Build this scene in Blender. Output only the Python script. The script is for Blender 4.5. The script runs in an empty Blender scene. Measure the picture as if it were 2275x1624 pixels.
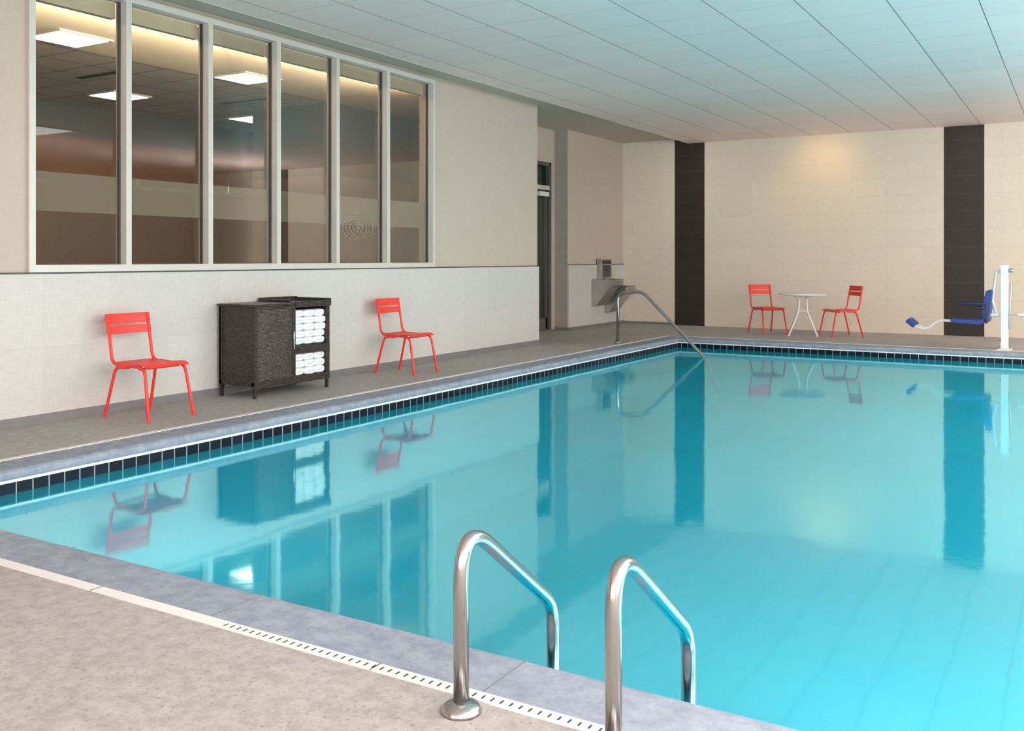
import bpy, bmesh, math, random
from mathutils import Vector, Matrix
random.seed(4)
S=bpy.context.scene
try:
    S.view_settings.view_transform='Standard'
    S.view_settings.look='None'
except Exception as e: print(e)
H=1.35
# ---------------------------------------------------------------- materials
def srgb(r,g,b):
    def c(v):
        v/=255.0
        return v/12.92 if v<=0.04045 else ((v+0.055)/1.055)**2.4
    return (c(r),c(g),c(b),1)
def newmat(name):
    m=bpy.data.materials.new(name); m.use_nodes=True
    nt=m.node_tree
    bs=nt.nodes.get('Principled BSDF')
    return m,nt,bs
def N(nt,t,**k):
    n=nt.nodes.new(t)
    for a,b in k.items(): setattr(n,a,b)
    return n
def L(nt,a,b): nt.links.new(a,b)
def math_(nt,op,a,b=None,c=None):
    n=N(nt,'ShaderNodeMath',operation=op)
    for i,v in enumerate((a,b,c)):
        if v is None: continue
        if isinstance(v,(int,float)): n.inputs[i].default_value=v
        else: L(nt,v,n.inputs[i])
    return n.outputs[0]
def mixc(nt,f,a,b,mode='MIX'):
    n=N(nt,'ShaderNodeMix',data_type='RGBA',blend_type=mode)
    if isinstance(f,(int,float)): n.inputs[0].default_value=f
    else: L(nt,f,n.inputs[0])
    for i,v in ((6,a),(7,b)):
        if isinstance(v,tuple): n.inputs[i].default_value=v
        else: L(nt,v,n.inputs[i])
    return n.outputs[2]
def pos(nt):
    g=N(nt,'ShaderNodeNewGeometry'); s=N(nt,'ShaderNodeSeparateXYZ')
    L(nt,g.outputs['Position'],s.inputs[0]); return g.outputs['Position'],s.outputs
def comb(nt,x,y,z=0):
    n=N(nt,'ShaderNodeCombineXYZ')
    for i,v in enumerate((x,y,z)):
        if isinstance(v,(int,float)): n.inputs[i].default_value=v
        else: L(nt,v,n.inputs[i])
    return n.outputs[0]
def noise(nt,vec,scale,detail=4,rough=.55):
    n=N(nt,'ShaderNodeTexNoise'); n.inputs['Scale'].default_value=scale
    n.inputs['Detail'].default_value=detail; n.inputs['Roughness'].default_value=rough
    if vec is not None: L(nt,vec,n.inputs['Vector'])
    return n.outputs[0]
def ramp(nt,f,stops):
    n=N(nt,'ShaderNodeValToRGB'); cr=n.color_ramp
    while len(cr.elements)<len(stops): cr.elements.new(.5)
    for e,(p,c) in zip(cr.elements,stops): e.position=p; e.color=c
    L(nt,f,n.inputs[0]); return n.outputs[0]
def bump(nt,h,bs,strength=.2,dist=.01):
    n=N(nt,'ShaderNodeBump'); n.inputs['Strength'].default_value=strength; n.inputs['Distance'].default_value=dist
    L(nt,h,n.inputs['Height']); L(nt,n.outputs[0],bs.inputs['Normal']); return n
def plain(name,col,rough=.5,metal=0,var=.06,scale=12,coat=0,spec=.5):
    m,nt,bs=newmat(name)
    p,_=pos(nt); n=noise(nt,p,scale)
    lo=tuple(max(0,c*(1-var)) for c in col[:3])+(1,); hi=tuple(min(1,c*(1+var)) for c in col[:3])+(1,)
    L(nt,ramp(nt,n,[(.3,lo),(.7,hi)]),bs.inputs['Base Color'])
    bs.inputs['Roughness'].default_value=rough; bs.inputs['Metallic'].default_value=metal
    bs.inputs['Specular IOR Level'].default_value=spec
    if coat: bs.inputs['Coat Weight'].default_value=coat
    return m
def linen(name,c1,c2,tw,th,joint=.25,rough=.6,wm=.004,uo=0,zo=0,offset=0.0,tilevar=.95):
    m,nt,bs=newmat(name)
    p,o=pos(nt); u=math_(nt,'ADD',math_(nt,'ADD',o[0],o[1]),uo)
    z=math_(nt,'ADD',o[2],zo)
    a=noise(nt,comb(nt,math_(nt,'MULTIPLY',u,150),math_(nt,'MULTIPLY',z,9)),1,2)
    b=noise(nt,comb(nt,math_(nt,'MULTIPLY',u,9),math_(nt,'MULTIPLY',z,150)),1,2)
    w=math_(nt,'MULTIPLY',math_(nt,'ADD',a,b),.5)
    base=ramp(nt,w,[(.36,c1),(.64,c2)])
    big=noise(nt,p,1.3,3)
    base=mixc(nt,math_(nt,'MULTIPLY',big,.25),base,c1)
    br=N(nt,'ShaderNodeTexBrick'); br.offset=offset
    br.inputs['Scale'].default_value=1; br.inputs['Mortar Size'].default_value=wm
    br.inputs['Brick Width'].default_value=tw; br.inputs['Row Height'].default_value=th
    br.inputs['Color1'].default_value=(1,1,1,1); br.inputs['Color2'].default_value=(tilevar,tilevar,tilevar,1)
    br.inputs['Mortar'].default_value=(1-joint,1-joint,1-joint,1); br.inputs['Mortar Smooth'].default_value=.3
    L(nt,comb(nt,u,z),br.inputs['Vector'])
    L(nt,mixc(nt,1.0,base,br.outputs[0],'MULTIPLY'),bs.inputs['Base Color'])
    bs.inputs['Roughness'].default_value=rough; bs.inputs['Specular IOR Level'].default_value=.3
    bump(nt,w,bs,.08,.003)
    return m
M={}
M['tile_wall']=linen('tile_wainscot',srgb(200,195,189),srgb(215,211,206),.62,.62,.08,uo=.1)
M['tile_back']=linen('tile_beige',srgb(220,206,188),srgb(233,220,204),.62,.31,.11,uo=.28,tilevar=.965)
M['tile_dark']=linen('tile_dark',srgb(42,34,31),srgb(60,51,46),3.0,.31,-.9,wm=.004,rough=.5)
M['plaster']=linen('plaster_upper',srgb(192,176,163),srgb(202,187,174),50,50,0,rough=.75)
M['plaster_grey']=plain('plaster_grey',srgb(168,158,150),.8,var=.03)
M['soffit']=plain('soffit_paint',srgb(200,186,172),.7,var=.03)
M['trim_dark']=plain('trim_dark',srgb(70,70,72),.5)
M['base']=plain('baseboard_grey',srgb(120,119,119),.55)
M['frame']=plain('alu_frame',srgb(210,205,198),.38,metal=.15,var=.02)
M['gasket']=plain('gasket',srgb(82,78,74),.6)
M['steel']=plain('brushed_steel',srgb(178,177,176),.2,metal=1,var=.04,scale=30)
M['steel_dk']=plain('steel_satin',srgb(186,184,180),.3,metal=.9,var=.04)
M['red']=plain('coral_red_powdercoat',srgb(232,60,50),.42,var=.03)
M['white']=plain('white_powdercoat',srgb(235,235,232),.4,var=.02)
M['blue']=plain('navy_plastic',srgb(14,46,130),.4,var=.08)
M['blue_dk']=plain('dark_plastic',srgb(25,32,60),.4)
M['drain']=plain('drain_white',srgb(226,224,220),.5,var=.03)
M['slot']=plain('drain_slot',srgb(60,60,60),.8)
M['towel']=plain('towel_white',srgb(240,240,240),.95,var=.03,scale=80)
M['towel_s']=plain('towel_stripe',srgb(170,174,178),.95)
M['black']=plain('black_gap',srgb(14,13,13),.9)
M['grout']=plain('white_grout',srgb(225,228,226),.6)
M['taupe']=plain('int_taupe',srgb(118,103,94),.8)
M['brown']=plain('int_brown',srgb(116,84,62),.8)
M['intgrey']=plain('int_grey',srgb(92,88,83),.8)
M['cream']=plain('int_cream',srgb(240,224,198),.8)
M['olive']=plain('corridor_olive',srgb(170,154,104),.8)
M['carpet']=plain('int_carpet',srgb(90,84,78),.95)
def emis(name,col,st):
    m,nt,bs=newmat(name)
    bs.inputs['Base Color'].default_value=col
    bs.inputs['Emission Color'].default_value=col; bs.inputs['Emission Strength'].default_value=st
    return m
M['panel']=emis('light_panel',(1,.90,.74,1),9)
# concrete deck
def concrete(name,c1,c2,c3,sc=3,bs_=.35,pitf=.35):
    m,nt,bs=newmat(name); p,o=pos(nt)
    big=noise(nt,p,sc*.45,5,.6); fine=noise(nt,p,sc*18,8,.75); mid=noise(nt,p,sc*5,8,.72)
    c=ramp(nt,big,[(.3,c1),(.7,c2)])
    c=mixc(nt,math_(nt,'MULTIPLY',ramp(nt,mid,[(.40,(0,0,0,1)),(.60,(1,1,1,1))]),.6),c,c3)
    pit=ramp(nt,fine,[(.37,(1,1,1,1)),(.45,(0,0,0,1))])
    c=mixc(nt,math_(nt,'MULTIPLY',pit,pitf),c,tuple(v*.45 for v in c1[:3])+(1,))
    L(nt,c,bs.inputs['Base Color']); bs.inputs['Roughness'].default_value=.75
    bs.inputs['Specular IOR Level'].default_value=.3
    bump(nt,math_(nt,'ADD',mid,math_(nt,'MULTIPLY',fine,.6)),bs,bs_,.008)
    return m
M['deck']=concrete('deck_concrete',srgb(150,146,141),srgb(164,161,156),srgb(188,185,180),3,.6,.6)
M['coping']=concrete('coping_stone',srgb(116,127,142),srgb(138,148,162),srgb(162,169,179),2.2,.15,.25)
# ceiling
def lineset(nt,c,off,period,w):
    a=math_(nt,'DIVIDE',math_(nt,'SUBTRACT',c,off),period)
    f=math_(nt,'FRACT',a)
    d=math_(nt,'ABSOLUTE',math_(nt,'SUBTRACT',f,.5))
    return math_(nt,'GREATER_THAN',d,.5-w/period/2)
def ceilmat(name,col,linec,faint,px,py,ox,oy,wx=.012,wy=.008,tv=.05):
    m,nt,bs=newmat(name); p,o=pos(nt)
    n=noise(nt,p,60,3); base=ramp(nt,n,[(.3,tuple(v*.96 for v in col[:3])+(1,)),(.7,col)])
    # per tile variation
    ix=math_(nt,'FLOOR',math_(nt,'DIVIDE',math_(nt,'SUBTRACT',o[0],ox),px)); iy=math_(nt,'FLOOR',math_(nt,'DIVIDE',math_(nt,'SUBTRACT',o[1],oy),py))
    wn=N(nt,'ShaderNodeTexWhiteNoise',noise_dimensions='2D'); L(nt,comb(nt,ix,iy),wn.inputs['Vector'])
    base=mixc(nt,math_(nt,'MULTIPLY',wn.outputs[0],tv),base,linec)
    a=lineset(nt,o[0],ox,px,wx); b=lineset(nt,o[1],oy,py,wy)
    c=mixc(nt,math_(nt,'MULTIPLY',b,faint),base,linec); c=mixc(nt,a,c,linec)
    L(nt,c,bs.inputs['Base Color']); bs.inputs['Roughness'].default_value=.6
    return m
M['ceil']=ceilmat('ceiling_tiles',srgb(255,230,222),srgb(128,118,114),.38,.71,.71,-.79,.2,.010,.009,.06)
M['intceil']=ceilmat('int_ceiling_tiles',srgb(210,200,188),srgb(112,106,100),.9,.61,.61,0,0,.02,.02)
# waterline tiles
def wtile():
    m,nt,bs=newmat('waterline_tile'); p,o=pos(nt)
    br=N(nt,'ShaderNodeTexBrick'); br.offset=0
    br.inputs['Scale'].default_value=1; br.inputs['Mortar Size'].default_value=.004
    br.inputs['Brick Width'].default_value=.113; br.inputs['Row Height'].default_value=.145
    br.inputs['Color1'].default_value=srgb(8,12,24); br.inputs['Color2'].default_value=srgb(15,22,40)
    br.inputs['Mortar'].default_value=srgb(150,158,160); br.inputs['Mortar Smooth'].default_value=0
    L(nt,comb(nt,math_(nt,'ADD',o[0],o[1]),math_(nt,'ADD',o[2],.2175)),br.inputs['Vector'])
    L(nt,br.outputs[0],bs.inputs['Base Color']); bs.inputs['Roughness'].default_value=.35
    bs.inputs['Specular IOR Level'].default_value=.15
    return m
M['wtile']=wtile()
M['basin']=plain('pool_plaster',srgb(40,200,222),.8,var=.04,scale=2)
# water
def water():
    m,nt,bs=newmat('pool_water'); nt.nodes.remove(bs); out=nt.nodes['Material Output']
    p,o=pos(nt)
    w1=noise(nt,p,1.1,2,.4); w2=noise(nt,p,6,2,.5)
    h=math_(nt,'ADD',math_(nt,'MULTIPLY',w1,1.0),math_(nt,'MULTIPLY',w2,.12))
    b=N(nt,'ShaderNodeBump'); b.inputs['Strength'].default_value=.10; b.inputs['Distance'].default_value=.03
    L(nt,h,b.inputs['Height'])
    fr=N(nt,'ShaderNodeFresnel'); fr.inputs['IOR'].default_value=1.33
    f=math_(nt,'MAXIMUM',math_(nt,'SUBTRACT',math_(nt,'MULTIPLY',fr.outputs[0],.62),.055),.008)
    gl=N(nt,'ShaderNodeBsdfGlossy'); gl.inputs['Roughness'].default_value=.055; gl.inputs['Color'].default_value=(.62,1,.98,1)
    L(nt,b.outputs[0],gl.inputs['Normal'])
    df=N(nt,'ShaderNodeBsdfDiffuse'); df.inputs['Color'].default_value=(.002,.57,.75,1)
    tl=N(nt,'ShaderNodeBsdfTranslucent'); tl.inputs['Color'].default_value=(.01,.66,.82,1)
    tr=N(nt,'ShaderNodeBsdfTransparent'); tr.inputs['Color'].default_value=(.18,.88,.93,1)
    mx=N(nt,'ShaderNodeMixShader'); mx.inputs[0].default_value=.74
    md=N(nt,'ShaderNodeMixShader'); md.inputs[0].default_value=.25
    L(nt,df.outputs[0],md.inputs[1]); L(nt,tl.outputs[0],md.inputs[2])
    L(nt,tr.outputs[0],mx.inputs[1]); L(nt,md.outputs[0],mx.inputs[2])
    m2=N(nt,'ShaderNodeMixShader'); L(nt,f,m2.inputs[0]); L(nt,mx.outputs[0],m2.inputs[1]); L(nt,gl.outputs[0],m2.inputs[2])
    L(nt,m2.outputs[0],out.inputs['Surface'])
    return m
M['water']=water()
def glass(name,tint,refl,rough=.0,diff=None,dmix=0):
    m,nt,bs=newmat(name); nt.nodes.remove(bs); out=nt.nodes['Material Output']
    fr=N(nt,'ShaderNodeFresnel'); fr.inputs['IOR'].default_value=1.45
    gl=N(nt,'ShaderNodeBsdfGlossy'); gl.inputs['Roughness'].default_value=rough
    tr=N(nt,'ShaderNodeBsdfTransparent'); tr.inputs['Color'].default_value=tint
    base=tr.outputs[0]
    if diff:
        d=N(nt,'ShaderNodeBsdfDiffuse'); d.inputs['Color'].default_value=diff
        mm=N(nt,'ShaderNodeMixShader'); mm.inputs[0].default_value=dmix
        L(nt,base,mm.inputs[1]); L(nt,d.outputs[0],mm.inputs[2]); base=mm.outputs[0]
    m2=N(nt,'ShaderNodeMixShader'); L(nt,math_(nt,'MULTIPLY',fr.outputs[0],refl),m2.inputs[0])
    L(nt,base,m2.inputs[1]); L(nt,gl.outputs[0],m2.inputs[2]); L(nt,m2.outputs[0],out.inputs['Surface'])
    return m
M['glass']=glass('window_glass',(.88,.88,.86,1),.4)
M['doorglass']=glass('door_glass',(.7,.82,.74,1),.6)
M['frost']=glass('frosted_film',(.8,.8,.78,1),.2,.3,srgb(190,176,156),.5)
M['ring']=glass('ripple_film',(.8,.8,.78,1),.2,.3,srgb(190,182,168),.28)
# wicker
def wicker(name,c1,c2,k=1.0):
    m,nt,bs=newmat(name); p,o=pos(nt)
    u=math_(nt,'ADD',o[0],o[1])
    br=N(nt,'ShaderNodeTexBrick'); br.offset=.5
    br.inputs['Scale'].default_value=1; br.inputs['Mortar Size'].default_value=.0028*k
    br.inputs['Brick Width'].default_value=.024*k; br.inputs['Row Height'].default_value=.012*k
    br.inputs['Color1'].default_value=c1; br.inputs['Color2'].default_value=c2
    br.inputs['Mortar'].default_value=srgb(10,8,7)
    br.inputs['Mortar Smooth'].default_value=.8
    L(nt,comb(nt,u,o[2]),br.inputs['Vector'])
    L(nt,br.outputs[0],bs.inputs['Base Color']); bs.inputs['Roughness'].default_value=.4
    bump(nt,math_(nt,'SUBTRACT',1,br.outputs[1]),bs,1,.006)
    return m
M['wicker']=wicker('wicker_brown',srgb(44,35,32),srgb(86,72,66),1.15)
M['wicker2']=wicker('wicker_door',srgb(66,55,50),srgb(120,104,96),1.0)

# ---------------------------------------------------------------- builder
class B:
    def __init__(s): s.bm=bmesh.new(); s.mats=[]
    def mi(s,k):
        if k not in s.mats: s.mats.append(k)
        return s.mats.index(k)
    def face(s,vs,k,smooth=False):
        try: f=s.bm.faces.new(vs)
        except ValueError: return
        f.material_index=s.mi(k); f.smooth=smooth
    def quad(s,pts,k): s.face([s.bm.verts.new(p) for p in pts],k)
    def box(s,a,b,k,mat=None):
        x0,x1=sorted((a[0],b[0]));y0,y1=sorted((a[1],b[1]));z0,z1=sorted((a[2],b[2]))
        P=[(x0,y0,z0),(x1,y0,z0),(x1,y1,z0),(x0,y1,z0),(x0,y0,z1),(x1,y0,z1),(x1,y1,z1),(x0,y1,z1)]
        if mat is not None: P=[mat@Vector(p) for p in P]
        v=[s.bm.verts.new(p) for p in P]
        for f in ((3,2,1,0),(4,5,6,7),(0,1,5,4),(1,2,6,5),(2,3,7,6),(3,0,4,7)): s.face([v[i] for i in f],k)
    def tube(s,pts,r,k,n=14,cap=True,flat=None):
        pts=[Vector(p) for p in pts]
        rr=r if isinstance(r,list) else [r]*len(pts)
        T=[]
        for i in range(len(pts)):
            a=pts[max(i-1,0)];b=pts[min(i+1,len(pts)-1)]
            T.append((b-a).normalized())
        up=Vector((0,0,1)) if abs(T[0].z)<.9 else Vector((1,0,0))
        x=T[0].cross(up).normalized()
        rings=[]
        for i,(p,t) in enumerate(zip(pts,T)):
            x=(x-t*x.dot(t)).normalized(); y=t.cross(x)
            rings.append([s.bm.verts.new(p+(x*math.cos(2*math.pi*j/n)+y*math.sin(2*math.pi*j/n))*rr[i]) for j in range(n)])
        for i in range(len(rings)-1):
            for j in range(n):
                s.face([rings[i][j],rings[i][(j+1)%n],rings[i+1][(j+1)%n],rings[i+1][j]],k,True)
        if cap:
            s.face(list(reversed(rings[0])),k); s.face(rings[-1],k)
    def lathe(s,prof,c,k,n=28,axis='z'):
        rings=[]
        for r,h in prof:
            ring=[]
            for j in range(n):
                a=2*math.pi*j/n; x=r*math.cos(a);y=r*math.sin(a)
                q={'z':(x,y,h),'x':(h,x,y),'y':(y,h,x)}[axis]
                ring.append(s.bm.verts.new(Vector(c)+Vector(q)))
            rings.append(ring)
        for i in range(len(rings)-1):
            for j in range(n):
                s.face([rings[i][j],rings[i][(j+1)%n],rings[i+1][(j+1)%n],rings[i+1][j]],k,True)
        s.face(list(reversed(rings[0])),k); s.face(rings[-1],k)
    def prism(s,poly,y0,y1,k,plane='xz',mat=None,smooth=False):
        def P(a,b,t):
            q={'xz':(a,t,b),'yz':(t,a,b),'xy':(a,b,t)}[plane]
            return mat@Vector(q) if mat is not None else q
        A=[s.bm.verts.new(P(a,b,y0)) for a,b in poly]; Bv=[s.bm.verts.new(P(a,b,y1)) for a,b in poly]
        n=len(poly)
        for i in range(n): s.face([A[i],A[(i+1)%n],Bv[(i+1)%n],Bv[i]],k,smooth)
        s.face(list(reversed(A)),k); s.face(Bv,k)
    def ring(s,rect,prof,k,close=False):
        x0,x1,y0,y1=rect; R=[]
        for o,z in prof:
            R.append([s.bm.verts.new(q) for q in ((x0-o,y0-o,z),(x1+o,y0-o,z),(x1+o,y1+o,z),(x0-o,y1+o,z))])
        for i in range(len(R)-1 if not close else len(R)):
            a=R[i]; b=R[(i+1)%len(R)]
            for j in range(4): s.face([a[j],a[(j+1)%4],b[(j+1)%4],b[j]],k)
    def done(s,name,loc=(0,0,0),rz=0,bevel=0,recalc=True):
        if recalc: bmesh.ops.recalc_face_normals(s.bm,faces=s.bm.faces[:])
        me=bpy.data.meshes.new(name); s.bm.to_mesh(me); s.bm.free()
        for k in s.mats: me.materials.append(M[k])
        ob=bpy.data.objects.new(name,me); S.collection.objects.link(ob)
        ob.location=loc; ob.rotation_euler=(0,0,rz)
        if bevel:
            b=ob.modifiers.new('bevel','BEVEL'); b.width=bevel; b.segments=2; b.limit_method='ANGLE'; b.angle_limit=math.radians(50)
        return ob
def fillet(pts,rad,n=8):
    pts=[Vector(p) for p in pts]; out=[pts[0]]
    for i in range(1,len(pts)-1):
        p=pts[i]; a=(pts[i-1]-p); b=(pts[i+1]-p)
        r=rad[i-1] if isinstance(rad,list) else rad
        la=min(r,a.length*.48); lb=min(r,b.length*.48)
        A=p+a.normalized()*la; C=p+b.normalized()*lb
        for j in range(n+1):
            t=j/n; out.append(A*(1-t)**2+p*2*t*(1-t)+C*t*t)
    out.append(pts[-1]); return out

# ---------------------------------------------------------------- room shell
PX0,PX1,PY0,PY1=-5.86,4.2,2.79,15.30
WZ=-.155
RX=6.5; NY=-5.0; BY=18.25; WX=-7.31; CZ=3.66; SZ=3.75; EX=-6.78
CO=.30; DR=.055
b=B()
o=CO+DR
b.box((-8.9,NY,-.25),(PX0-o,BY,0),'deck')
b.box((PX0-o,NY,-.25),(PX1+o,PY0-o,0),'deck')
b.box((PX0-o,PY1+o,-.25),(PX1+o,BY,0),'deck')
b.box((PX1+o,NY,-.25),(RX,BY,0),'deck')
b.done('floor')
b=B(); b.ring((PX0,PX1,PY0,PY1),[(CO,-.2),(CO,0),(.045,0),(.024,-.004),(.008,-.015),(0,-.034),(.003,-.052),(.012,-.068),(.03,-.07),(.03,-.2)],'coping')
for i in range(9):
    x=PX0+.6+i*1.22
    b.box((x-.003,PY0-CO,-.01),(x+.003,PY0-.02,.0008),'base')
    b.box((x-.003,PY1+.02,-.01),(x+.003,PY1+CO,.0008),'base')
for i in range(10):
    y=PY0+.9+i*1.22
    b.box((PX0-CO,y-.003,-.01),(PX0-.02,y+.003,.0008),'base')
b.ring((PX0,PX1,PY0,PY1),[(CO+DR,-.1),(CO+DR,.004),(CO,.004),(CO,-.1)],'drain')
x=-2.7
while x<1.0:
    b.box((x,PY0-CO-.040,0),(x+.006,PY0-CO-.018,.0052),'slot'); x+=.033
for x in (-4.9,-3.45,-2.0,-.55): b.box((x,PY0-CO-DR,0),(x+.003,PY0-CO,.0053),'slot')
b.ring((PX0,PX1,PY0,PY1),[(.011,-.06),(.011,-.084)],'grout')
b.ring((PX0,PX1,PY0,PY1),[(.012,-.06),(.012,-.2175)],'wtile')
b.ring((PX0,PX1,PY0,PY1),[(.012,-.2175),(.012,-.235)],'grout')
b.ring((PX0,PX1,PY0,PY1),[(.012,-.235),(.012,-1.5)],'basin')
b.quad([(PX0-.02,PY0-.02,-1.5),(PX1+.02,PY0-.02,-1.5),(PX1+.02,PY1+.02,-1.5),(PX0-.02,PY1+.02,-1.5)],'basin')
for i in range(3):
    b.box((PX0-.01,13.2,-1.45),(PX0+.35*(i+1),PY1+.01,-.42-.3*i),'basin')
b.done('swimming_pool',recalc=False)
b=B(); b.quad([(PX0-.012,PY0-.012,WZ),(PX1+.012,PY0-.012,WZ),(PX1+.012,PY1+.012,WZ),(PX0-.012,PY1+.012,WZ)],'water')
b.done('pool_water')

# left wall
b=B()
WT=-7.56; UP=-7.34
b.box((WT,NY,0),(WX,13.04,1.222),'tile_wall')
b.box((WT,NY,1.222),(WX+.004,13.044,1.236),'trim_dark')
y0,y1=4.60,10.23; zt=3.70
b.box((WT,NY,1.236),(UP,y0,SZ),'plaster')
b.box((WT,y1,1.236),(UP,13.04,SZ),'plaster')
b.box((WT,y0,zt),(UP,y1,SZ),'plaster')
b.box((-8.7,12.9,0),(WT,13.04,SZ),'plaster')
b.done('wall_left')
b=B()
b.box((-8.7,13.04,0),(-8.5,13.9,SZ),'plaster'); b.box((-8.7,13.9,3.13),(-8.5,15.66,SZ),'plaster')
b.box((-8.7,15.66,0),(-8.5,15.76,SZ),'plaster')
b.done('wall_alcove')
b=B()
b.box((-8.9,15.76,0),(-8.23,BY+.2,SZ),'plaster_grey')
b.box((-8.23,15.76,0),(-8.20,BY,1.222),'tile_wall')
b.box((-8.23,15.762,1.236),(-8.22,BY,SZ),'plaster')
b.box((-8.23,15.755,1.222),(-8.196,BY,1.236),'trim_dark')
b.done('wall_recess')
b=B()
b.box((-8.9,BY,0),(-7.08,BY+.2,CZ+.2),'tile_back')
edges=[(-7.08,-6.45),(-2.08,-1.44),(2.92,3.56)]
for i,(a,c) in enumerate(edges):
    b.box((a,BY+.002,0),(c,BY+.2,CZ+.2),'tile_dark')
    nx=edges[i+1][0] if i+1<len(edges) else RX
    b.box((c,BY,0),(nx,BY+.2,CZ+.2),'tile_back')
b.done('wall_back')
b=B(); b.box((WX,NY,0),(WX+.012,13.04,.075),'base'); b.done('baseboard_left')
b=B(); b.box((-8.20,15.76,0),(-8.188,BY,.06),'base'); b.box((-8.5,15.748,0),(-8.188,15.76,.06),'base'); b.done('baseboard_recess')
b=B(); b.box((-8.2,BY-.012,0),(-7.08,BY,.05),'base'); b.done('baseboard_back')
# right wall with windows, near wall
b=B()
wins=[(-3.8,-.3),(.5,4.0),(5.0,8.5),(9.3,12.8)]
b.box((RX,NY,0),(RX+.2,BY+.2,.6),'tile_back'); b.box((RX,NY,3.1),(RX+.2,BY+.2,CZ+.2),'plaster')
pr=NY
for a,c in wins:
    b.box((RX,pr,.6),(RX+.2,a,3.1),'plaster'); pr=c
b.box((RX,pr,.6),(RX+.2,BY+.2,3.1),'plaster'); b.done('wall_right')
b=B(); b.box((WT,NY-.2,0),(RX+.2,NY,CZ+.2),'plaster'); b.done('wall_near')
for i,(a,c) in enumerate(wins):
    b=B()
    for y in (a,(a+c)/2-.03,c-.06): b.box((RX+.05,y,.6),(RX+.12,y+.06,3.1),'frame')
    for z in (.6,3.04): b.box((RX+.05,a,z),(RX+.12,c,z+.06),'frame')
    b.done('window_%d'%(i+7))
b=B(); b.box((EX,NY,CZ),(RX+.2,BY+.2,CZ+.25),'ceil'); b.box((EX-.012,NY,CZ-.004),(EX,BY,CZ+.1),'soffit')
b.box((-8.9,NY,SZ),(EX-.012,BY+.2,SZ+.16),'soffit'); b.done('ceiling')

# windows in left wall
ms=[4.625,5.535,6.465,7.385,8.32,9.245,10.20]
fx0,fx1=-7.44,-7.295
for i in range(6):
    b=B(); a,c=ms[i],ms[i+1]
    w=.028
    b.box((fx0,a-w,1.236),(fx1,a+w,zt),'frame')
    if i==5: b.box((fx0,c-w,1.236),(fx1,c+w,zt),'frame')
    e=c-w
    b.box((fx0,a+w,1.236),(fx1,e,1.296),'frame'); b.box((fx0,a+w,zt-.06),(fx1,e,zt),'frame')
    b.box((-7.405,a+w,1.296),(-7.373,a+w+.012,zt-.06),'gasket'); b.box((-7.405,e-.012,1.296),(-7.373,e,zt-.06),'gasket')
    b.box((-7.405,a+w+.012,1.296),(-7.373,e-.012,1.306),'gasket')
    b.box((-7.52,a+w,zt-.20),(-7.45,e,zt-.06),'cream')
    b.box((-7.392,a+w+.012,1.306),(-7.386,e-.012,zt-.06),'glass')
    b.box((-7.400,a+w+.012,1.745),(-7.398,e-.012,2.075),'frost')
    if i==4:
        cy,cz=8.765,1.715
        for r0,r1 in ((.0,.035),(.06,.085),(.115,.135),(.165,.18),(.215,.225),(.26,.265)):
            n=40
            for j in range(n):
                a0=2*math.pi*j/n;a1=2*math.pi*(j+1)/n
                P=[(-7.382,cy+1.25*r*math.cos(t),cz+.68*r*math.sin(t)) for r,t in ((r1,a0),(r1,a1),(r0,a1),(r0,a0))]
                if r0==0: P=P[:3]
                b.quad(P,'ring')
    b.done('window_%d'%(i+1),bevel=.002)

# interior room behind the windows
b=B(); ZI=3.70
b.box((-13.5,1.5,-.1),(WT,12.9,0),'carpet'); b.done('floor_interior')
b=B()
b.box((-13.5,1.5,ZI),(-9.68,12.9,ZI+.1),'intceil'); b.box((-8.22,1.5,ZI),(WT-.01,12.9,ZI+.1),'intceil'); b.box((-9.68,1.5,ZI-.003),(-8.22,12.9,ZI+.1),'cream')
b.done('ceiling_interior')
b=B()
b.box((-13.5,1.5,0),(-13.3,12.9,2.45),'taupe'); b.box((-13.5,1.5,2.1),(-13.28,12.9,3.22),'brown'); b.box((-13.5,1.5,3.22),(-13.3,12.9,ZI),'intgrey')
b.box((-13.5,1.4,0),(WT,1.5,ZI),'taupe'); b.box((-13.5,12.9,0),(-8.7,13.0,ZI),'intgrey')
b.done('wall_interior')
b=B()
b.box((-11.35,10.9,0),(-9.69,12.9,2.6),'taupe'); b.box((-11.35,10.905,2.6),(-9.695,12.9,ZI),'intgrey'); b.done('wall_partition')
for (x,y) in ((-9.25,6.27),(-11.9,8.86),(-9.3,8.83),(-11.95,11.5),(-11.9,6.3),(-9.25,3.7)):
    b=B(); b.box((x-.32,y-.32,ZI-.02),(x+.32,y+.32,ZI-.001),'frame'); b.box((x-.28,y-.28,ZI-.024),(x+.28,y+.28,ZI-.02),'panel')
    b.done('ceiling_light_panel'); 
b=B()
for y in (7.7,10.1): b.box((-11.2,y,ZI-.012),(-10.2,y+.08,ZI-.001),'black')
b.done('ceiling_air_vent')

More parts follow.
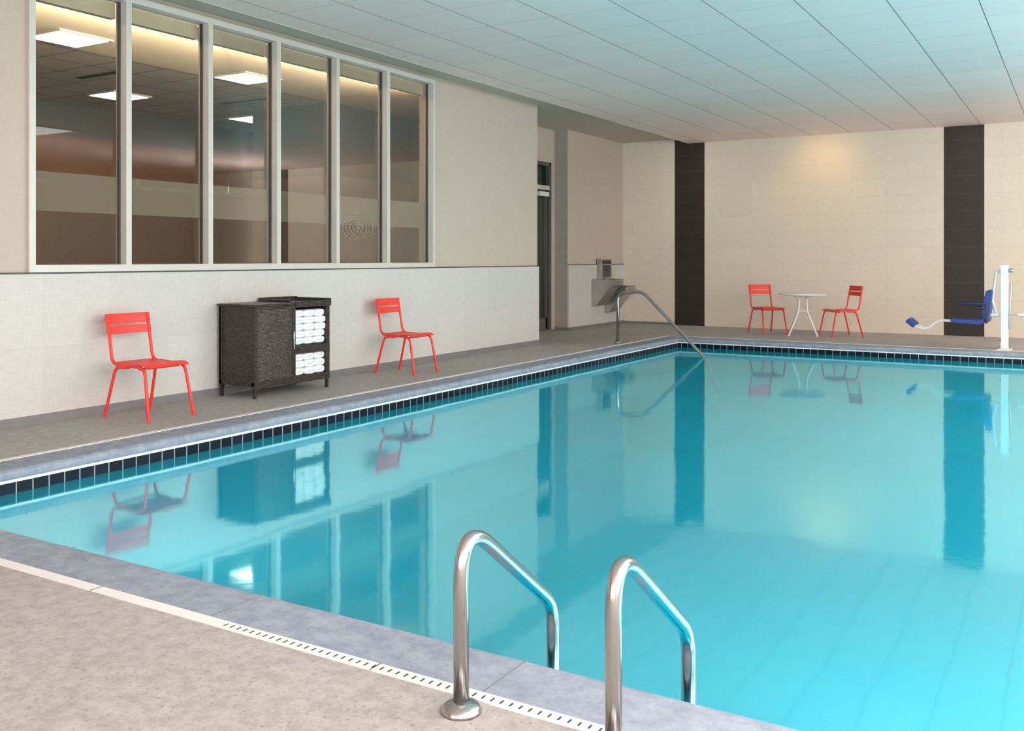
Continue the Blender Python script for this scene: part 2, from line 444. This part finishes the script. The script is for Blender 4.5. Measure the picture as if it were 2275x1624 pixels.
# corridor + door
b=B(); b.box((-11,13.04,0),(-10.8,18,3.4),'olive'); b.box((-11,17.9,0),(-8.9,18,3.4),'olive'); b.box((-11,13.04,3.4),(-8.7,18,3.5),'intgrey')
b.box((-11,13.0,0),(-8.7,13.04,3.4),'olive'); b.box((-8.95,15.7,0),(-8.9,18,3.4),'olive')
b.done('wall_corridor')
b=B(); b.box((-11,13.04,-.1),(-8.7,18,0),'carpet'); b.done('floor_corridor')
b=B()
for y in (13.9,15.60): b.box((-8.66,y,0),(-8.52,y+.06,3.13),'gasket')
b.box((-8.66,13.9,3.07),(-8.52,15.66,3.13),'gasket'); b.box((-8.66,13.96,2.62),(-8.52,15.6,2.70),'frame')
b.box((-8.63,14.75,.05),(-8.57,14.83,2.62),'frame'); b.box((-8.63,15.54,.05),(-8.57,15.60,2.62),'gasket'); b.box((-8.63,13.96,.05),(-8.57,14.04,2.62),'frame')
b.box((-8.63,13.96,.02),(-8.57,15.6,.24),'gasket'); b.box((-8.63,13.96,2.54),(-8.57,15.6,2.62),'gasket')
b.box((-8.61,14.04,.24),(-8.60,15.52,2.54),'doorglass'); b.box((-8.61,13.96,2.70),(-8.60,15.6,3.07),'doorglass')
b.box((-8.56,15.2,2.50),(-8.50,15.55,2.58),'white')
b.tube([(-8.52,14.95,.9),(-8.52,14.95,1.3)],.012,'steel')
b.box((-8.66,13.9,0),(-8.42,15.66,.03),'steel_dk')
b.done('door_1')

# ---------------------------------------------------------------- chairs
def chair(loc,rz):
    b=B(); r=.0135; k='red'
    for s in (-1,1):
        y=s*.205
        path=fillet([(-.285,y*.98,.865),(-.215,y,.455),(.20,y,.44),(.285,y*1.12,0)],[.07,.075])
        b.tube(path,r,k,12)
        b.tube(fillet([(.0,y,.435),(-.17,y,.43),(-.285,y*1.12,0)],[.06]),r,k,12)
        b.lathe([(.015,0),(.015,.012)],(.284,y*1.12,0),k,12); b.lathe([(.015,0),(.015,.012)],(-.284,y*1.12,0),k,12)
    b.tube([(.13,-.205,.425),(.13,.205,.425)],.009,k); b.tube([(-.17,-.205,.425),(-.17,.205,.425)],.009,k)
    prof=[(-.205,.452),(-.15,.443),(-.075,.438),(0,.437),(.075,.442),(.15,.449),(.205,.447),(.235,.428)]
    for i in range(len(prof)-1):
        (x0,z0),(x1,z1)=prof[i],prof[i+1]; g=.0035
        d=Vector((x1-x0,0,z1-z0)); ln=d.length; d.normalize(); n=Vector((-d.z,0,d.x))
        P0=Vector((x0,0,z0+.008))+d*g; P1=Vector((x1,0,z1+.008))-(d*g if i<len(prof)-2 else d*0)
        poly=[(P0.x,P0.z),(P1.x,P1.z),((P1+n*.011).x,(P1+n*.011).z),((P0+n*.011).x,(P0+n*.011).z)]
        b.prism(poly,-.218,.218,k)
    def slat(z0,z1):
        n=10
        F=[];K=[]
        for j in range(n+1):
            y=-.222+.444*j/n; c=-.022*(1-(y/.222)**2)
            for z in (z0,z1):
                x=-.285+(.865-z)*.17+c
                F.append(b.bm.verts.new((x+.004,y,z))); K.append(b.bm.verts.new((x-.009,y,z)))
        for j in range(n):
            a=2*j
            b.face([F[a],F[a+2],F[a+3],F[a+1]],k,True); b.face([K[a+1],K[a+3],K[a+2],K[a]],k,True)
            b.face([F[a+1],F[a+3],K[a+3],K[a+1]],k); b.face([F[a+2],F[a],K[a],K[a+2]],k)
        b.face([F[0],F[1],K[1],K[0]],k); b.face([F[-2],K[-2],K[-1],F[-1]],k)
    slat(.785,.872); slat(.700,.770)
    return b.done('metal_chair',loc,rz,bevel=.002)
chair((-6.85,5.40,0),0)
chair((-6.85,9.02,0),0)
chair((-4.87,17.12,0),math.radians(-45))
chair((-3.58,17.08,0),math.radians(-140))

# bistro table
b=B(); k='white'
b.lathe([(.385,.705),(.40,.712),(.40,.728),(.392,.734)],(0,0,0),k,48)
b.lathe([(.11,.68),(.11,.705)],(0,0,0),k,24)
for i in range(4):
    a=math.radians(45+90*i+15); c,s=math.cos(a),math.sin(a)
    b.tube(fillet([(.20*c,.20*s,.70),(.085*c,.085*s,.66),(.10*c,.10*s,.42),(.34*c,.34*s,0)],[.04,.08]),.017,k,12)
    b.lathe([(.02,0),(.018,.012)],(.338*c,.338*s,0),k,12)
n=24
b.tube([(.10*math.cos(2*math.pi*j/n),.10*math.sin(2*math.pi*j/n),.43) for j in range(n+1)],.008,k,8)
b.done('bistro_table',(-4.2,16.95,0),0)

# ---------------------------------------------------------------- wicker towel cabinet
b=B()
X0,X1=-7.27,-6.78; Y0,YM,Y1=6.54,7.07,7.60; ZB,ZT=.12,.885
for x,y in ((X0,Y0),(X1-.045,Y0),(X0,Y1-.045),(X1-.045,Y1-.045)):
    b.box((x,y,.095),(x+.045,y+.045,ZT+.005),'wicker')
    b.box((x+.008,y+.008,.0),(x+.037,y+.037,.10),'wicker')
b.box((X0+.01,Y0+.008,ZB),(X1-.01,Y0+.03,ZT),'wicker')
b.box((X0+.01,Y1-.03,ZB),(X1-.01,Y1-.008,ZT),'wicker')
b.box((X0+.005,Y0,ZB),(X0+.03,Y1,ZT),'wicker')
b.box((X0+.02,YM-.015,ZB),(X1-.01,YM+.015,ZT),'wicker')
b.box((X0,Y0,ZB),(X1-.005,Y1,ZB+.04),'wicker')
b.box((X0-.01,Y0-.015,ZT),(X1+.015,YM,ZT+.022),'wicker')
b.box((X0,YM,ZT-.01),(X1,Y1,ZT+.015),'wicker')
b.box((X0-.01,YM,ZT+.01),(X0+.02,Y1+.012,ZT+.06),'wicker'); b.box((X0,Y1-.012,ZT+.01),(X1+.012,Y1+.012,ZT+.05),'wicker')
b.box((X0,YM-.002,ZT+.01),(X1-.05,YM+.022,ZT+.05),'wicker'); b.box((X1-.012,YM+.02,ZT-.03),(X1+.012,Y1+.012,ZT+.03),'wicker')
n=10; F=[]
for j in range(n+1):
    y=Y0+.045+(YM-Y0-.06)*j/n; c=.022*math.sin(math.pi*j/n)
    F.append((y,X1-.005+c)); 
b_poly=[(x,y) for y,x in F]+[(X1-.03,F[-1][0]),(X1-.03,F[0][0])]
b.prism(b_poly,ZB+.05,ZT-.03,'wicker2','xy')
b.box((X1-.03,Y0+.02,ZT-.03),(X1+.008,YM,ZT),'wicker')
for j in range(12):
    t=j/12; y=Y0+.045+(YM-Y0-.045)*t; t2=(t+1/24)*2-1
    b.box((X1-.03,y,ZB-.01+.03*(1-t2*t2)-.03),(X1+.002,y+(YM-Y0-.045)/12,ZB+.05),'wicker')
b.box((X0+.02,YM+.015,.43),(X1-.01,Y1-.03,.47),'wicker'); b.box((X1-.03,YM,.385),(X1+.002,Y1,.47),'wicker')
b.box((X1-.035,YM-.02,ZB-.03),(X1+.004,YM+.022,ZT),'wicker'); b.box((X1-.03,YM,ZB-.025),(X1+.002,Y1,ZB+.04),'wicker')
b.tube([(X1+.03,YM-.03,.44),(X1+.03,YM-.03,.62)],.007,'steel',10)
for z in (.46,.60): b.tube([(X1+.0,YM-.03,z),(X1+.03,YM-.03,z)],.004,'steel',8)
b.done('wicker_towel_cabinet',bevel=.004)
def towels(name,z0,z1,rows,striped):
    b=B(); h=(z1-z0)/rows
    for r in range(rows):
        cols=3; w=(Y1-.035-YM-.03)/cols
        for c in range(cols):
            yc=YM+.025+w*(c+.5)+random.uniform(-.006,.006); zc=z0+h*(r+.5)
            xf=X1-.025+random.uniform(-.012,.012)
            n=20
            def R(x,s): 
                return [b.bm.verts.new((x,yc+s*w*.54*math.copysign(abs(math.cos(t))**.6,math.cos(t)),zc+s*h*.52*math.copysign(abs(math.sin(t))**.7,math.sin(t)))) for t in [2*math.pi*j/n for j in range(n)]]
            rs=[(X0+.05,1),(xf-.03,1),(xf-.008,.93),(xf,.75),(xf+.002,.62)]
            rr=[R(x,s) for x,s in rs]
            for i in range(len(rr)-1):
                for j in range(n): b.face([rr[i][j],rr[i][(j+1)%n],rr[i+1][(j+1)%n],rr[i+1][j]],'towel',True)
            b.face(rr[-1],'towel'); b.face(list(reversed(rr[0])),'towel')
            b.box((xf-.0,yc-w*.30,zc-.0022),(xf+.0035,yc+w*.30,zc+.0012),'towel_s')
            if striped and (c+r)%2==0:
                b.box((xf-.01,yc+w*.12,zc+h*.18),(xf+.003,yc+w*.2,zc+h*.30),'towel_s')
    return b.done(name)
towels('towel_stack',.472,.825,5,False)
towels('towel_stack',.162,.385,3,True)

# ---------------------------------------------------------------- rails
def grab(x):
    b=B()
    p=fillet([(x,2.357,.0),(x,2.357,.575),(x,2.93,.145),(x,2.93,-.75)],[.20,.08],14)
    b.tube(p,.0235,'steel',20)
    b.lathe([(.062,0),(.062,.008),(.052,.022),(.034,.03),(.026,.034)],(x,2.357,0),'steel',32)
    return b.done('pool_grab_rail')
grab(-1.587); grab(-1.09)
b=B()
b.tube(fillet([(-6.35,13.9,0),(-6.35,13.9,.80),(-5.93,13.9,.83),(-4.86,13.9,-.21),(-4.7,13.9,-.7)],[.14,.12,.1],10),.024,'steel',16)
b.lathe([(.06,0),(.06,.01),(.045,.025),(.026,.03)],(-6.35,13.9,0),'steel',24)
b.done('pool_stair_handrail')

# ---------------------------------------------------------------- drinking fountain
b=B(); wx=-8.195
def basin(y0,y1,z,dep):
    poly=[(wx,z),(wx+dep,z),(wx+dep,z-.10),(wx+dep-.10,z-.17),(wx+.10,z-.50),(wx,z-.50)]
    b.prism(poly,y0,y1,'steel_dk','xz')
    b.box((wx+.05,y0+.03,z-.001),(wx+dep-.03,y1-.03,z+.004),'slot')
    b.box((wx+.02,y0,z),(wx+dep,y0+.025,z+.018),'steel'); b.box((wx+.02,y1-.025,z),(wx+dep,y1,z+.018),'steel'); b.box((wx+dep-.02,y0,z),(wx+dep,y1,z+.018),'steel')
    ym=(y0+y1)/2+.08
    b.tube(fillet([(wx+.12,ym,z),(wx+.12,ym,z+.09),(wx+.20,ym,z+.07)],[.04]),.012,'steel',10)
    b.lathe([(.03,0),(.03,.012)],(wx+dep,(y0+y1)/2,z-.06),'steel',16,'x')
basin(16.72,17.18,.93,.46)
basin(17.30,17.76,.78,.46)
b.box((wx,16.95,.93),(wx+.10,17.42,1.335),'steel_dk'); b.box((wx+.10,17.02,.98),(wx+.108,17.35,1.22),'gasket'); b.box((wx+.10,17.0,1.24),(wx+.112,17.37,1.31),'slot')
b.box((wx+.10,17.10,1.12),(wx+.16,17.27,1.2),'gasket')
b.box((wx,16.80,.44),(wx+.06,17.70,.80),'steel_dk')
b.done('drinking_fountain',bevel=.006)

# ---------------------------------------------------------------- pool lift
b=B(); lx,ly=-.98,15.82
b.box((lx-.10,ly-.14,0),(lx+.10,ly+.14,.018),'white')
for sx,sy in ((-1,-1),(1,-1),(-1,1),(1,1)): b.lathe([(.014,.018),(.014,.032)],(lx+sx*.08,ly+sy*.11,0),'steel',10)
b.box((lx-.05,ly-.055,.018),(lx+.05,ly+.055,1.24),'white')
b.box((lx-.056,ly-.06,1.20),(lx+.056,ly+.06,1.25),'white')
b.lathe([(.03,0),(.03,.06)],(lx+.05,ly,1.17),'steel_dk',14,'x')
b.box((lx-.062,ly-.03,.12),(lx-.05,ly+.03,.16),'gasket')
b.tube([(lx-.10,ly+.02,.50),(lx-.16,ly+.02,.72),(lx-.11,ly+.02,1.16)],.022,'white',12)
b.tube([(lx-.02,ly,.52),(lx-.26,ly,.50)],.025,'white',12)
b.tube([(lx-.11,ly+.02,1.16),(lx-.02,ly,1.14)],.018,'white',10)
b.tube(fillet([(lx+.05,ly,.52),(lx+.14,ly,.52),(lx+.24,ly,.50)],[.05]),.012,'steel_dk',10); b.tube([(lx+.17,ly,.52),(lx+.26,ly,.52)],.022,'white',10)
b.tube([(lx+.06,ly,.3),(lx+.09,ly,1.0)],.014,'steel_dk',10)
sx=lx-.24
seat=[(sx,.47),(sx-.08,.44),(sx-.42,.445),(sx-.47,.43),(sx-.46,.40),(sx-.40,.385),(sx-.06,.37),(sx+.0,.41)]
b.prism(seat,ly-.22,ly+.22,'blue','xz')
back=[(sx,.38),(sx+.05,.42),(sx+.065,.60),(sx+.09,.86),(sx+.06,.885),(sx+.01,.87),(sx-.05,.62),(sx-.03,.45)]
b.prism(back,ly-.22,ly+.22,'blue','xz')
for s in (-1,1):
    y=ly+s*.235
    b.tube(fillet([(sx+.03,y,.68),(sx-.33,y,.675),(sx-.38,y,.66)],[.05]),.016,'blue_dk',10)
    b.tube([(sx-.30,y,.675),(sx-.12,y,.62),(sx+.02,y,.60)],.011,'blue_dk',8)
    b.box((sx+.0,y-.01,.40),(sx+.04,y+.01,.70),'blue_dk')
for s in (-.13,.13):
    b.tube(fillet([(sx-.40,ly+s,.40),(sx-.66,ly+s,.41),(sx-.80,ly+s,.27),(sx-.92,ly+s,.29),(sx-.99,ly+s,.34)],[.08,.06,.05]),.012,'white',10)
mt=Matrix.Translation((sx-1.03,ly,.36))@Matrix.Rotation(math.radians(40),4,'Y')
b.box((-.07,-.19,-.035),(.07,.19,.035),'blue',mt)
b.done('pool_lift_chair',bevel=.006)

# ---------------------------------------------------------------- lights
def area(name,loc,rot,sx,sy,e,col):
    l=bpy.data.lights.new(name,'AREA'); l.shape='RECTANGLE'; l.size=sx; l.size_y=sy; l.energy=e; l.color=col
    o=bpy.data.objects.new(name,l); o.location=loc; o.rotation_euler=rot; S.collection.objects.link(o); return o
for i,(a,c) in enumerate(wins):
    area('window_daylight',(RX-.02,(a+c)/2,1.85),(0,math.radians(90),0),2.4,c-a-.1,165,(1,.99,.98))
area('window_daylight_near',(0,NY+.05,1.9),(math.radians(90),0,0),9,2.4,340,(1,.99,.98))  # added fill behind the camera; the near wall has no window
for x in (1.4,4.2):  # added ceiling fill lamps with frames, out of view, brightening deck and water
    for y in (-2.5,1.5,5.5,9.5):
        b=B(); b.ring((x-.6,x+.6,y-1.2,y+1.2),[(0,CZ-.001),(0,CZ-.02),(.05,CZ-.02),(.05,CZ-.001)],'white'); b.done('ceiling_light_troffer')
        area('troffer_lamp',(x,y,CZ-.012),(0,0,0),1.2,2.4,88,(1,.98,.96))
for y in (0,5,10,15):  # added uplights on hung bars, out of view, to brighten the ceiling
    b=B(); x=3.0
    b.box((x-.12,y-1.6,2.86),(x+.12,y+1.6,2.93),'white')
    for s in (-1.3,1.3): b.tube([(x,y+s,2.93),(x,y+s,CZ)],.006,'steel',8)
    b.done('pendant_uplight')
    area('uplight_lamp',(x,y,2.95),(math.radians(180),0,0),.22,3.1,360,(1,.965,.93))
for x in (-3.8,-.5,2.5):
    area('underwater_light',(x,PY0+.03,-.9),(math.radians(90),0,0),.5,.4,36,(.9,1,1))
for y in (6,9,12):
    area('underwater_light_side',(PX1-.03,y,-.9),(0,math.radians(90),0),.4,.5,36,(.9,1,1))
cl=area('cove_light_interior',(-7.68,7.5,3.42),(0,0,0),.12,6,170,(1,.84,.62))
zv=-Vector((-1.3,0,.32)).normalized(); yv=Vector((0,1,0)); xv=yv.cross(zv)
cl.rotation_euler=Matrix((xv,yv,zv)).transposed().to_euler()
def spot(name,loc,tgt,e,ang,col,rad=.06):
    l=bpy.data.lights.new(name,'SPOT'); l.energy=e; l.spot_size=math.radians(ang); l.spot_blend=1; l.color=col; l.shadow_soft_size=rad
    o=bpy.data.objects.new(name,l); o.location=loc; o.rotation_euler=(Vector(tgt)-Vector(loc)).to_track_quat('-Z','Y').to_euler(); S.collection.objects.link(o)
spot('wall_washer_spot',(-4.1,17.2,3.62),(-4.1,18.25,2.6),30,120,(1,.62,.28))
for x in (-6.6,-1.4,1.2): spot('wall_washer_spot_soft',(x,16.4,3.62),(x,18.25,1.6),45,130,(1,.93,.84),.2)  # added spots that lift the back wall's brightness, no fixtures modelled
spot('corridor_spot',(-9.8,15,3.35),(-9.8,15.2,0),90,130,(1,.9,.6))
w=bpy.data.worlds.new('World'); S.world=w; w.use_nodes=True
w.node_tree.nodes['Background'].inputs[0].default_value=(.8,.9,1,1); w.node_tree.nodes['Background'].inputs[1].default_value=1.0

# ---------------------------------------------------------------- camera
cam=bpy.data.cameras.new('camera'); co=bpy.data.objects.new('camera',cam); S.collection.objects.link(co)
cam.sensor_width=36; cam.sensor_fit='HORIZONTAL'; cam.lens=36*2115/2275
cam.shift_y=-238/2275
co.location=(0,0,H); co.rotation_euler=(math.radians(90),0,math.radians(30.9))
cam.clip_start=.05; cam.clip_end=100
S.camera=co
